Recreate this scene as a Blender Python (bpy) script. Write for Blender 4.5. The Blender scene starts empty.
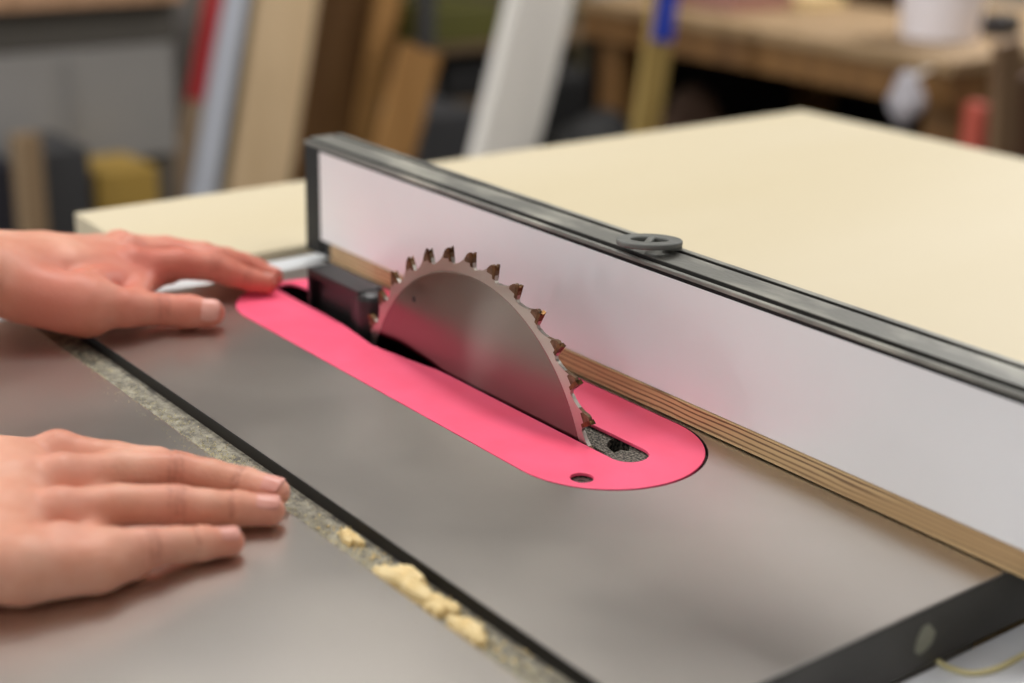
import bpy, bmesh, math, random
import numpy as np
from mathutils import Vector, Matrix
random.seed(7)
rng = np.random.default_rng(5)
S = 0.001            # everything below is laid out in millimetres; saw table top = height 0

# ------------------------------------------------------------------ camera
FPX = 1517.938
YAW, PITCH, ROLL = 2.4800, 0.33925, -0.02474
CAM = np.array([694.707, -510.501, 332.274])
def cam_axes():
    y, p, r = YAW, PITCH, ROLL
    f = np.array([math.cos(y)*math.cos(p), math.sin(y)*math.cos(p), -math.sin(p)])
    rt = np.array([math.sin(y), -math.cos(y), 0.0]); dn = np.cross(f, rt)
    return np.array([math.cos(r)*rt+math.sin(r)*dn, -math.sin(r)*rt+math.cos(r)*dn, f])
RA = cam_axes()
def at(px, py, v=0.0, ax=2):
    """point of the place seen at a pixel of the photograph, on the plane x/y/z = v (mm)"""
    r = np.array([(px-512)/FPX, (py-341.5)/FPX, 1.0]) @ RA
    return CAM + r*((v-CAM[ax])/r[ax])
scene = bpy.context.scene
cam_d = bpy.data.cameras.new('camera'); cam = bpy.data.objects.new('camera', cam_d)
scene.collection.objects.link(cam); scene.camera = cam
M = Matrix(((RA[0][0], -RA[1][0], -RA[2][0], CAM[0]*S), (RA[0][1], -RA[1][1], -RA[2][1], CAM[1]*S),
            (RA[0][2], -RA[1][2], -RA[2][2], CAM[2]*S), (0, 0, 0, 1)))
cam.matrix_world = M
cam_d.sensor_width = 36; cam_d.sensor_fit = 'HORIZONTAL'; cam_d.lens = FPX*36/1024
cam_d.clip_start = 0.02; cam_d.clip_end = 60
cam_d.dof.use_dof = True; cam_d.dof.focus_distance = 0.845
cam_d.dof.aperture_fstop = 0.05336/0.0155

# ------------------------------------------------------------------ world, light, exposure
w = bpy.data.worlds.new('world'); scene.world = w; w.use_nodes = True
w.node_tree.nodes['Background'].inputs[0].default_value = (0.9, 0.95, 1.0, 1)
w.node_tree.nodes['Background'].inputs[1].default_value = 0.25
scene.view_settings.view_transform = 'Standard'; scene.view_settings.look = 'None'
scene.view_settings.exposure = 0.0; scene.view_settings.gamma = 1.0
scene.view_settings.use_curve_mapping = False
CEIL = 2050.0; FLOOR = -860.0
LAMPS = [(-1400, -1600, 33, 1), (300, -1100, 8, 0), (1300, -1900, 7, 0), (-900, 500, 26, 0), (800, 900, 10, 0), (-300, 4300, 26, 0), (-1700, 3900, 86, 1), (-2350, -900, 26, 1), (1700, 2600, 12, 0)]  # unseen ceiling tubes; far ones added to brighten the background
def area(x, y, power, turned):
    l = bpy.data.lights.new('tube_light', 'AREA'); l.shape = 'RECTANGLE'; l.size = 1.25; l.size_y = 0.34
    l.energy = power; l.color = (1.0, 0.975, 0.95)
    o = bpy.data.objects.new('tube_light', l); scene.collection.objects.link(o)
    o.rotation_euler = (0, 0, math.pi/2*turned)
    o.location = (x*S, y*S, (CEIL-75)*S); return o
for a in LAMPS: area(*a)
# unseen windows added in the left wall to light fence and blade
WIN = (500, 1900, 150, 1350)
wl = bpy.data.lights.new('added_window_light', 'AREA'); wl.shape = 'RECTANGLE'; wl.size = 1.36; wl.size_y = 1.16; wl.energy = 4; wl.color = (0.92, 0.96, 1.0)
wo = bpy.data.objects.new('added_window_light', wl); scene.collection.objects.link(wo)
wo.location = (1.2, -2.86, 0.75); wo.rotation_euler = (math.pi/2, 0, 0)
wl2 = bpy.data.lights.new('added_window_light', 'AREA'); wl2.shape = 'RECTANGLE'; wl2.size = 0.3; wl2.size_y = 0.96; wl2.energy = 32; wl2.color = (0.92, 0.96, 1.0)  # added for the bright streak on the blade
wo2 = bpy.data.objects.new('added_window_light', wl2); scene.collection.objects.link(wo2)
wo2.location = (-3.02, -2.86, 0.175); wo2.rotation_euler = (math.pi/2, 0, 0)

# ------------------------------------------------------------------ materials
def lin(c):
    return tuple(((v/255)/12.92 if v/255 <= 0.04045 else ((v/255+0.055)/1.055)**2.4) for v in c)+(1.0,)
def mat(name, rgb, rough=0.6, metal=0.0, rgb2=None, nscale=8.0, stretch=(1, 1, 1), lo=0.35, hi=0.65, bump=0.0, bscale=60.0, spec=0.5, detail=5.0, rough2=None):
    m = bpy.data.materials.new(name); m.use_nodes = True
    nt = m.node_tree; N = nt.nodes; L = nt.links; b = N['Principled BSDF']
    b.inputs['Base Color'].default_value = lin(rgb); b.inputs['Roughness'].default_value = rough
    b.inputs['Metallic'].default_value = metal; b.inputs['Specular IOR Level'].default_value = spec
    tc = N.new('ShaderNodeTexCoord'); mp = N.new('ShaderNodeMapping'); L.new(tc.outputs['Object'], mp.inputs[0])
    mp.inputs['Scale'].default_value = stretch
    if rgb2 or rough2 is not None:
        n = N.new('ShaderNodeTexNoise'); n.inputs['Scale'].default_value = nscale; n.inputs['Detail'].default_value = detail
        L.new(mp.outputs[0], n.inputs['Vector'])
        r = N.new('ShaderNodeMapRange'); r.inputs['From Min'].default_value = lo; r.inputs['From Max'].default_value = hi
        L.new(n.outputs['Fac'], r.inputs['Value'])
        if rgb2:
            x = N.new('ShaderNodeMix'); x.data_type = 'RGBA'
            x.inputs['A'].default_value = lin(rgb); x.inputs['B'].default_value = lin(rgb2)
            L.new(r.outputs[0], x.inputs['Factor']); L.new(x.outputs['Result'], b.inputs['Base Color'])
        if rough2 is not None:
            q = N.new('ShaderNodeMapRange'); q.inputs['To Min'].default_value = rough; q.inputs['To Max'].default_value = rough2
            L.new(r.outputs[0], q.inputs['Value']); L.new(q.outputs[0], b.inputs['Roughness'])
    if bump:
        n2 = N.new('ShaderNodeTexNoise'); n2.inputs['Scale'].default_value = bscale; n2.inputs['Detail'].default_value = 6
        L.new(mp.outputs[0], n2.inputs['Vector'])
        bp = N.new('ShaderNodeBump'); bp.inputs['Strength'].default_value = bump; bp.inputs['Distance'].default_value = 0.001
        L.new(n2.outputs['Fac'], bp.inputs['Height']); L.new(bp.outputs[0], b.inputs['Normal'])
    return m

m_steel = mat('ground_cast_iron', (210, 205, 199), 0.27, 1.0, (196, 190, 182), 6.0, lo=0.3, hi=0.72, rough2=0.37, bump=0.025, bscale=700, detail=8)
m_steel_edge = mat('painted_iron_edge', (74, 72, 68), 0.5, 0.3, (60, 58, 54), 12)
m_dark = mat('dark_iron_and_shade', (30, 28, 26), 0.6, 0.2)
m_pink = mat('pink_insert', (255, 100, 136), 0.42, 0.0, (252, 92, 126), 30, spec=0.4)
m_pink.node_tree.nodes['Principled BSDF'].inputs['Roughness'].default_value = 0.42
m_black = mat('black_plastic', (15, 15, 17), 0.5, spec=0.25)
m_grey_cap = mat('grey_worn_rail', (116, 116, 110), 0.5, 0.1, (176, 174, 162), 30, (0.7, 1.5, 1), 0.46, 0.76, bump=0.35, bscale=260, detail=9)
m_groove = mat('rail_groove_shade', (34, 33, 29), 0.6)
m_white_face = mat('white_laminate', (234, 234, 236), 0.30, 0.0, (228, 228, 230), 6, bump=0.02, bscale=300)
m_plytop = mat('pale_plywood', (212, 201, 174), 0.6, 0.0, (204, 191, 158), 3.0, (1.0, 0.25, 1), 0.3, 0.75, bump=0.05, bscale=90)
m_plyside = mat('plywood_side', (190, 165, 110), 0.6, 0.0, (160, 132, 82), 10, (0.4, 0.4, 9))
m_rail = mat('pale_rail', (222, 226, 228), 0.4)
m_tip = mat('carbide_tip', (112, 84, 52), 0.35, 0.9, (70, 46, 26), 300)
m_grey_plastic = mat('ring_plastic', (112, 114, 110), 0.5, 0.0, (98, 100, 96), 60)
m_dust = mat('sawdust', (226, 216, 180), 0.9, 0.0, (190, 180, 148), 300)
m_chip = mat('sawdust_clump', (240, 220, 172), 0.85, 0.0, (228, 202, 146), 120, bump=0.6, bscale=400)
m_screw = mat('screw_steel', (120, 118, 112), 0.35, 1.0)

def ply_edge_material():
    m = bpy.data.materials.new('plywood_layers'); m.use_nodes = True
    nt = m.node_tree; N = nt.nodes; L = nt.links; b = N['Principled BSDF']; b.inputs['Roughness'].default_value = 0.55
    tc = N.new('ShaderNodeTexCoord'); sp = N.new('ShaderNodeSeparateXYZ'); L.new(tc.outputs['Object'], sp.inputs[0])
    n = N.new('ShaderNodeTexNoise'); n.inputs['Scale'].default_value = 14; n.inputs['Detail'].default_value = 4
    mp = N.new('ShaderNodeMapping'); mp.inputs['Scale'].default_value = (1.0, 1, 12); L.new(tc.outputs['Object'], mp.inputs[0]); L.new(mp.outputs[0], n.inputs['Vector'])
    mm = N.new('ShaderNodeMath'); mm.operation = 'MULTIPLY_ADD'; L.new(n.outputs['Fac'], mm.inputs[0]); mm.inputs[1].default_value = 0.0042; L.new(sp.outputs['Z'], mm.inputs[2])
    k = N.new('ShaderNodeMath'); k.operation = 'MULTIPLY'; k.inputs[1].default_value = 2*math.pi/0.0030; L.new(mm.outputs[0], k.inputs[0])
    s = N.new('ShaderNodeMath'); s.operation = 'SINE'; L.new(k.outputs[0], s.inputs[0])
    r = N.new('ShaderNodeValToRGB'); e = r.color_ramp.elements
    mr = N.new('ShaderNodeMapRange'); mr.inputs['From Min'].default_value = -1; L.new(s.outputs[0], mr.inputs['Value'])
    e[0].position = 0.12; e[0].color = lin((110, 80, 54)); e[1].position = 0.5; e[1].color = lin((202, 172, 126))
    L.new(mr.outputs[0], r.inputs[0])
    n2 = N.new('ShaderNodeTexNoise'); n2.inputs['Scale'].default_value = 6; L.new(mp.outputs[0], n2.inputs['Vector'])
    x = N.new('ShaderNodeMix'); x.data_type = 'RGBA'; x.inputs['B'].default_value = lin((176, 144, 102))
    m3 = N.new('ShaderNodeMapRange'); m3.inputs['From Min'].default_value = 0.42; m3.inputs['From Max'].default_value = 0.62; m3.inputs['To Max'].default_value = 0.8
    L.new(n2.outputs['Fac'], m3.inputs['Value']); L.new(m3.outputs[0], x.inputs['Factor']); L.new(r.outputs[0], x.inputs['A'])
    L.new(x.outputs['Result'], b.inputs['Base Color']); return m
m_plyedge = ply_edge_material()

m_resin = mat('resin_stain', (120, 96, 74), 0.5, 0.7, (84, 62, 44), 260)
def blade_material():
    m = bpy.data.materials.new('brushed_blade_steel'); m.use_nodes = True
    nt = m.node_tree; N = nt.nodes; L = nt.links; b = N['Principled BSDF']
    b.inputs['Metallic'].default_value = 1; b.inputs['Base Color'].default_value = lin((124, 117, 110))
    b.inputs['Roughness'].default_value = 0.22; b.inputs['Anisotropic'].default_value = 0.85; b.inputs['Anisotropic Rotation'].default_value = 0.25
    t = N.new('ShaderNodeTangent'); t.direction_type = 'RADIAL'; t.axis = 'Y'; L.new(t.outputs[0], b.inputs['Tangent'])
    tc = N.new('ShaderNodeTexCoord'); ln = N.new('ShaderNodeVectorMath'); ln.operation = 'LENGTH'; L.new(tc.outputs['Object'], ln.inputs[0])
    n = N.new('ShaderNodeTexNoise'); n.noise_dimensions = '1D'; n.inputs['Scale'].default_value = 1400; n.inputs['Detail'].default_value = 3
    L.new(ln.outputs['Value'], n.inputs['W'])
    bp = N.new('ShaderNodeBump'); bp.inputs['Strength'].default_value = 0.05; bp.inputs['Distance'].default_value = 0.0003
    L.new(n.outputs['Fac'], bp.inputs['Height']); L.new(bp.outputs[0], b.inputs['Normal'])
    return m
m_blade = blade_material()
m_tooth = mat('blade_rim_steel', (178, 172, 164), 0.34, 1.0)

def slot_floor_material():
    m = bpy.data.materials.new('dusty_slot_floor'); m.use_nodes = True
    nt = m.node_tree; N = nt.nodes; L = nt.links; b = N['Principled BSDF']; b.inputs['Roughness'].default_value = 0.8
    tc = N.new('ShaderNodeTexCoord'); n = N.new('ShaderNodeTexNoise'); n.inputs['Scale'].default_value = 140; n.inputs['Detail'].default_value = 9; n.inputs['Roughness'].default_value = 0.75
    L.new(tc.outputs['Object'], n.inputs['Vector'])
    r = N.new('ShaderNodeValToRGB'); e = r.color_ramp.elements
    e[0].position = 0.40; e[0].color = lin((96, 92, 85)); e[1].position = 0.66; e[1].color = lin((184, 178, 158))
    L.new(n.outputs['Fac'], r.inputs[0]); L.new(r.outputs[0], b.inputs['Base Color'])
    bp = N.new('ShaderNodeBump'); bp.inputs['Strength'].default_value = 0.8; bp.inputs['Distance'].default_value = 0.001
    L.new(n.outputs['Fac'], bp.inputs['Height']); L.new(bp.outputs[0], b.inputs['Normal']); return m
m_slotfloor = slot_floor_material()

def granular_material():
    m = bpy.data.materials.new('grey_granular_dust'); m.use_nodes = True
    nt = m.node_tree; N = nt.nodes; L = nt.links; b = N['Principled BSDF']; b.inputs['Roughness'].default_value = 0.85
    tc = N.new('ShaderNodeTexCoord'); n = N.new('ShaderNodeTexNoise'); n.inputs['Scale'].default_value = 700; n.inputs['Detail'].default_value = 4
    L.new(tc.outputs['Object'], n.inputs['Vector'])
    r = N.new('ShaderNodeValToRGB'); e = r.color_ramp.elements
    e[0].position = 0.42; e[0].color = lin((40, 38, 35)); e[1].position = 0.68; e[1].color = lin((150, 144, 130))
    L.new(n.outputs['Fac'], r.inputs[0]); L.new(r.outputs[0], b.inputs['Base Color'])
    bp = N.new('ShaderNodeBump'); bp.inputs['Strength'].default_value = 1; bp.inputs['Distance'].default_value = 0.001
    L.new(n.outputs['Fac'], bp.inputs['Height']); L.new(bp.outputs[0], b.inputs['Normal']); return m
m_gran = granular_material()

def skin_material():
    m = bpy.data.materials.new('skin'); m.use_nodes = True
    nt = m.node_tree; N = nt.nodes; L = nt.links; b = N['Principled BSDF']
    b.inputs['Roughness'].default_value = 0.48; b.inputs['Specular IOR Level'].default_value = 0.4
    b.inputs['Subsurface Weight'].default_value = 0.15; b.inputs['Subsurface Radius'].default_value = (1.0, 0.35, 0.2)
    b.inputs['Subsurface Scale'].default_value = 0.004
    tc = N.new('ShaderNodeTexCoord')
    n = N.new('ShaderNodeTexNoise'); n.inputs['Scale'].default_value = 34; n.inputs['Detail'].default_value = 4; L.new(tc.outputs['Object'], n.inputs['Vector'])
    r = N.new('ShaderNodeValToRGB'); e = r.color_ramp.elements
    e[0].position = 0.35; e[0].color = lin((214, 150, 124)); e[1].position = 0.68; e[1].color = lin((230, 176, 152))
    L.new(n.outputs['Fac'], r.inputs[0])
    # ruddy joints and fingers, painted shade of the far hand: vertex attribute "ruddy"
    a = N.new('ShaderNodeAttribute'); a.attribute_name = 'ruddy'
    x = N.new('ShaderNodeMix'); x.data_type = 'RGBA'; x.inputs['B'].default_value = lin((202, 108, 90))
    L.new(a.outputs['Fac'], x.inputs['Factor']); L.new(r.outputs[0], x.inputs['A'])
    a2 = N.new('ShaderNodeAttribute'); a2.attribute_name = 'crease'
    x2 = N.new('ShaderNodeMix'); x2.data_type = 'RGBA'; x2.inputs['B'].default_value = lin((150, 84, 66)); L.new(a2.outputs['Fac'], x2.inputs['Factor']); L.new(x.outputs['Result'], x2.inputs['A'])
    L.new(x2.outputs['Result'], b.inputs['Base Color'])
    v = N.new('ShaderNodeTexVoronoi'); v.inputs['Scale'].default_value = 620; L.new(tc.outputs['Object'], v.inputs['Vector'])
    n3 = N.new('ShaderNodeTexNoise'); n3.inputs['Scale'].default_value = 120; n3.inputs['Detail'].default_value = 6; L.new(tc.outputs['Object'], n3.inputs['Vector'])
    ad = N.new('ShaderNodeMath'); ad.operation = 'MULTIPLY_ADD'; ad.inputs[1].default_value = 0.25; L.new(v.outputs['Distance'], ad.inputs[0]); L.new(n3.outputs['Fac'], ad.inputs[2])
    bp = N.new('ShaderNodeBump'); bp.inputs['Strength'].default_value = 0.35; bp.inputs['Distance'].default_value = 0.0012
    L.new(ad.outputs[0], bp.inputs['Height']); L.new(bp.outputs[0], b.inputs['Normal']); return m
m_skin = skin_material()
m_nail = mat('fingernail', (222, 160, 146), 0.36, 0.0, (212, 146, 132), 90, spec=0.45)

# ------------------------------------------------------------------ mesh helpers
def link(name, me, m, parent=None):
    o = bpy.data.objects.new(name, me); scene.collection.objects.link(o)
    if m is not None and not me.materials: me.materials.append(m)
    if parent is not None: o.parent = parent
    return o
def mesh(name, verts, faces, m, parent=None, smooth=False, bevel=0.0, seg=2):
    me = bpy.data.meshes.new(name)
    me.from_pydata([tuple(float(c)*S for c in v) for v in verts], [], faces); me.update()
    bm = bmesh.new(); bm.from_mesh(me); bmesh.ops.recalc_face_normals(bm, faces=bm.faces)
    if bevel: bmesh.ops.bevel(bm, geom=list(bm.edges), offset=bevel*S, segments=seg, affect='EDGES', profile=0.6)
    bm.to_mesh(me); bm.free()
    if smooth:
        for p in me.polygons: p.use_smooth = True
    return link(name, me, m, parent)
def tag(o, label, cat, group=None, kind=None):
    o['label'] = label
    if cat: o['category'] = cat
    if group: o['group'] = group
    if kind: o['kind'] = kind
    return o
def structure(o, label=None):
    o['kind'] = 'structure'
    if label: o['label'] = label
    return o
def empty(name, loc, label, cat, group=None):
    o = bpy.data.objects.new(name, None); scene.collection.objects.link(o); o.location = Vector(loc)*S
    o.empty_display_size = 0.05
    tag(o, label, cat, group); return o
def part(child, label=None):
    """keep a child's world position under its parent empty"""
    child.matrix_parent_inverse = Matrix.Translation(-child.parent.location) if child.parent.type == 'EMPTY' else Matrix()
    if label: child['label'] = label
    return child
BOXF = [(0, 1, 3, 2), (4, 6, 7, 5), (0, 4, 5, 1), (2, 3, 7, 6), (0, 2, 6, 4), (1, 5, 7, 3)]
def boxv(x0, x1, y0, y1, z0, z1): return [(x, y, z) for x in (x0, x1) for y in (y0, y1) for z in (z0, z1)]
def box(name, x0, x1, y0, y1, z0, z1, m, parent=None, bevel=0.0):
    return mesh(name, boxv(x0, x1, y0, y1, z0, z1), BOXF, m, parent, bevel=bevel)
def multibox(name, boxes, m, parent=None, bevel=0.0):
    v = []; f = []
    for b in boxes:
        k = len(v); v += boxv(*b); f += [tuple(i+k for i in q) for q in BOXF]
    return mesh(name, v, f, m, parent, bevel=bevel)
def bar(name, a, b, wid, thk, m, parent=None, side=(1, 0, 0), bevel=0.0):
    """a straight board from a to b; wid along `side`, thk across"""
    a = np.array(a, float); b = np.array(b, float); d = (b-a)/np.linalg.norm(b-a)
    s = np.array(side, float); s -= d*(s@d); s /= np.linalg.norm(s); t = np.cross(d, s)
    v = [p+i*s*wid/2+j*t*thk/2 for p in (a, b) for i in (-1, 1) for j in (-1, 1)]
    return mesh(name, v, BOXF, m, parent, bevel=bevel)
def extrude_profile(name, prof, x0, x1, m, parent=None, axis='x'):
    n = len(prof); v = [(x, y, z) for x in (x0, x1) for y, z in prof]
    f = [tuple(range(n)), tuple(range(2*n-1, n-1, -1))]+[(i, (i+1) % n, n+(i+1) % n, n+i) for i in range(n)]
    return mesh(name, v, f, m, parent)
def lathe(name, prof, c, m, parent=None, n=32, smooth=True):
    v = []; f = []
    for r, z in prof:
        for k in range(n):
            a = 2*math.pi*k/n; v.append((c[0]+r*math.cos(a), c[1]+r*math.sin(a), c[2]+z))
    for i in range(len(prof)-1):
        for k in range(n): f.append((i*n+k, i*n+(k+1) % n, (i+1)*n+(k+1) % n, (i+1)*n+k))
    f.append(tuple(range(n))[::-1]); f.append(tuple(range((len(prof)-1)*n, len(prof)*n)))
    return mesh(name, v, f, m, parent, smooth=False)
def plate(name, outer, holes, z0, z1, m, parent=None, bevel_top=0.0):
    """flat plate with an outline and holes (lists of xy), triangulated between them"""
    bm = bmesh.new(); edges = []
    for loop in [outer]+holes:
        vs = [bm.verts.new((x*S, y*S, z1*S)) for x, y in loop]
        edges += [bm.edges.new((vs[i], vs[(i+1) % len(vs)])) for i in range(len(vs))]
    bmesh.ops.triangle_fill(bm, use_beauty=True, use_dissolve=False, edges=edges)
    r = bmesh.ops.extrude_face_region(bm, geom=list(bm.faces))
    for v in [g for g in r['geom'] if isinstance(g, bmesh.types.BMVert)]: v.co.z = z0*S
    bmesh.ops.recalc_face_normals(bm, faces=bm.faces)
    me = bpy.data.meshes.new(name); bm.to_mesh(me); bm.free()
    return link(name, me, m, parent)
def arc(cx, cy, r, a0, a1, n):
    return [(cx+r*math.cos(a0+(a1-a0)*i/n), cy+r*math.sin(a0+(a1-a0)*i/n)) for i in range(n+1)]
PI = math.pi

# ------------------------------------------------------------------ the room
m_floor = mat('concrete_floor', (104, 100, 94), 0.7, 0.0, (84, 80, 74), 2.0)
m_wall = mat('grey_wall', (122, 118, 116), 0.85, 0.0, (112, 108, 106), 1.5)
m_wall2 = mat('light_wall', (152, 148, 144), 0.85, 0.0, (142, 138, 134), 1.5)
m_ceil = mat('white_ceiling', (128, 124, 118), 0.9)
X0, X1, Y0, Y1 = -3400, 2600, -2900, 6800
structure(box('floor', X0-100, X1+100, Y0-100, Y1+100, FLOOR-100, FLOOR, m_floor), 'grey concrete workshop floor')
structure(box('ceiling', X0-100, X1+100, Y0-100, Y1+100, CEIL, CEIL+100, m_ceil), 'pale workshop ceiling')
wb = multibox('wall_back', [(X0-100, X0, Y0, Y1, FLOOR, CEIL)], m_wall2); structure(wb, 'back wall behind the leaning boards')
structure(box('wall_right', X0, X1, Y1, Y1+100, FLOOR, CEIL, m_wall2), 'far right workshop wall')
structure(box('wall_left', X0, X1, Y0-100, Y0, FLOOR, CEIL, mat('dark_wall', (84, 72, 62), 0.85, 0.0, (70, 60, 50), 1.5)), 'left workshop wall')
structure(box('wall_front', X1, X1+100, Y0, Y1, FLOOR, CEIL, m_wall2), 'workshop wall behind the photographer')
m_fix = mat('lamp_housing', (225, 225, 222), 0.5)
m_em = bpy.data.materials.new('lit_tube'); m_em.use_nodes = True
_b = m_em.node_tree.nodes['Principled BSDF']; _b.inputs['Emission Color'].default_value = (1, 0.97, 0.93, 1); _b.inputs['Emission Strength'].default_value = 3.0
m_pane = bpy.data.materials.new('added_glow_pane'); m_pane.use_nodes = True
_b = m_pane.node_tree.nodes['Principled BSDF']; _b.inputs['Emission Color'].default_value = (0.9, 0.95, 1, 1); _b.inputs['Emission Strength'].default_value = 1.0
wf = multibox('added_window_1', [(500, 1900, Y0, Y0+30, 150, 190), (500, 1900, Y0, Y0+30, 1310, 1350), (500, 540, Y0, Y0+30, 190, 1310), (1860, 1900, Y0, Y0+30, 190, 1310), (1185, 1215, Y0, Y0+30, 190, 1310)], m_fix); structure(wf, 'unseen white framed window added to light the fence and blade')  # added window out of view, lights the fence face and blade
box('added_window_pane', 540, 1860, Y0+2, Y0+8, 190, 1310, m_pane, wf)
wf2 = multibox('added_window_2', [(-3220, -2820, Y0, Y0+30, -350, -310), (-3220, -2820, Y0, Y0+30, 660, 700), (-3220, -3180, Y0, Y0+30, -310, 660), (-2860, -2820, Y0, Y0+30, -310, 660)], m_fix); structure(wf2, 'unseen narrow white framed window added for the blade streak')  # added window out of view, throws the streak on the blade
m_pane2 = m_pane.copy(); m_pane2.node_tree.nodes['Principled BSDF'].inputs['Emission Strength'].default_value = 6.0
box('added_window_pane', -3180, -2860, Y0+2, Y0+8, -310, 660, m_pane2, wf2)
for i, (x, y, p, tn) in enumerate(LAMPS):
    e = empty('ceiling_light', (x, y, CEIL), 'long twin-tube ceiling light out of view, placed for its light', 'ceiling light', 'ceiling lights')
    hx, hy = (180, 640) if tn else (640, 180)
    part(box('housing', x-hx, x+hx, y-hy, y+hy, CEIL-40, CEIL, m_fix, e, bevel=4))
    for s in (-90, 90):
        p0, p1 = ((x+s, y-600, CEIL-56), (x+s, y+600, CEIL-56)) if tn else ((x-600, y+s, CEIL-56), (x+600, y+s, CEIL-56))
        part(bar('tube', p0, p1, 26, 26, m_em, e, side=(1, 0, 0) if tn else (0, 1, 0), bevel=6))

# ------------------------------------------------------------------ table saw
GAPR = 57.5
INS_C0, INS_C1, INS_Y, INS_R = -190.0, 117.0, 4.4, 56.65
def stadium(x0, x1, y, r, n=28): return arc(x1, y, r, -PI/2, PI/2, n)+arc(x0, y, r, PI/2, 3*PI/2, n)
TX0, TX1 = -270.0, 336.5
saw = empty('table_saw', (30, -80, FLOOR), 'cast iron table saw with a brushed grey top and dusty mitre slot', 'table saw')
top_main = plate('table_top', [(TX0, -154), (TX1, -154), (TX1, 128), (TX0, 128)], [stadium(INS_C0+1, INS_C1+1.2, INS_Y, GAPR)[::-1]], -32, 0, m_steel, saw)
part(top_main)
wing = box('table_wing', TX0, TX1, -620, -178, -32, 0, m_steel, saw, bevel=0.8); part(wing)
part(box('slot_wall_shade', TX0+0.6, TX1-0.6, -154.5, -153.9, -31, -0.32, m_dark, saw), 'dark strip painting the shade of the mitre slot wall')  # shade of the slot wall put into a dark strip
part(box('slot_floor', TX0+0.5, TX1-0.5, -178, -154, -32, -7.6, m_slotfloor, saw), 'dusty floor of the mitre slot')
# painted skirts of the front and back edges
_sm = [at(px, py, TX1+0.9, 0) for px, py in ((915, 652), (917, 640), (923, 627), (930, 624), (936, 632), (932, 643), (925, 651), (919, 655))]
part(mesh('dust_smear', [tuple(p) for p in _sm]+[tuple(p+np.array([-0.5, 0, 0])) for p in _sm], [tuple(range(8)), tuple(range(15, 7, -1))]+[(i, (i+1) % 8, 8+(i+1) % 8, 8+i) for i in range(8)], mat('pale_smear', (128, 128, 112), 0.8), saw), 'pale dust smear')
part(box('front_edge', TX1, TX1+0.6, -620, 128, -31.5, -1.2, m_steel_edge, saw), 'dark painted front edge of the table')
# insert opening well: ledge with granular dust, and dark pit
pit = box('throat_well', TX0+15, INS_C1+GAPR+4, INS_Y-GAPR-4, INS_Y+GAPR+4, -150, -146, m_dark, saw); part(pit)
ledge_hole = [(96, -6), (98, 14), (112, 18.5), (119, 17), (121, 11), (114, 6), (108, -6)]
outerL = arc(INS_C1+1.2, INS_Y, GAPR-0.6, -PI/2, PI/2, 24)+[(80, INS_Y+GAPR-0.6), (80, 26), (84, 4.5), (121.5, 4.0), (122.5, 0), (121, -4), (110, -6), (80, -12), (80, INS_Y-GAPR+0.6)]
lh = [tuple(at(px, py, -2.9)[:2]) for px, py in ((606, 446), (609, 440), (619, 437), (631, 443), (629, 451), (620, 450), (614, 453))]
part(plate('dust_ledge', outerL, [lh], -30, -2.9, m_gran, saw), 'ledge covered in grey granular dust')
rimw = stadium(INS_C0+1, INS_C1+1.2, INS_Y, GAPR+2); rin = stadium(INS_C0+1, INS_C1+1.2, INS_Y, GAPR-0.15)
part(plate('throat_wall', rimw, [rin[::-1]], -148, -0.15, m_dark, saw))  # ring darkened to the rim to shade out the bright steel edge
cab = multibox('cabinet', [(-230, 280, -330, -310, FLOOR+80, -60), (-230, 280, 210, 230, FLOOR+80, -60), (-230, -210, -310, 210, FLOOR+80, -60), (260, 280, -310, 210, FLOOR+80, -60), (-250, 300, -350, 250, FLOOR, FLOOR+80), (-230, 280, -330, -200, -60, -32), (-230, 280, 90, 110, -60, -32)], mat('cabinet_paint', (150, 150, 146), 0.45), saw, bevel=2); part(cab)
part(bar('wing_bracket', (-200, -600, -33), (-200, -330, -300), 40, 8, m_steel_edge, saw)); part(bar('wing_bracket', (240, -600, -33), (240, -330, -300), 40, 8, m_steel_edge, saw))

# pink throat plate
slot = [(-228, 9)]
near = [(-222, -4.6), (-200, -5.0), (-165, -5.0), (-137, -6.0), (-108, -9.8), (-94, -11.6), (-82, -10.8), (-70, -8.6), (-58, -7.3), (-45, -5.2), (-33, -2.9), (-18, -2.4), (60, -2.5)]
slot = [(-241, 6), (-239, 0), (-235, -3.5)]+near+arc(133, 9, 11.5, -PI/2, PI/2, 18)+[(-222, 15), (-234, 13.5), (-239, 11)]
hole = arc(143, -32, 6.3, 0, 2*PI, 24)[:-1]
insp = plate('throat_plate', stadium(INS_C0, INS_C1, INS_Y, INS_R, 40), [slot[::-1], hole[::-1]], -2.0, 0.1, m_pink, None)
tag(insp, 'bright pink oblong throat plate with rounded ends around the saw blade', 'throat plate')
bv = insp.modifiers.new('edge', 'BEVEL'); bv.width = 0.0006; bv.segments = 2; bv.limit_method = 'ANGLE'; bv.angle_limit = 1.0
scr = lathe('levelling_screw', [(5.2, -2), (5.2, 0.2), (4.6, 0.5), (2.2, 0.5), (2.0, -0.8)], (143, -32, -2.8), m_screw, insp, 20)

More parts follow.
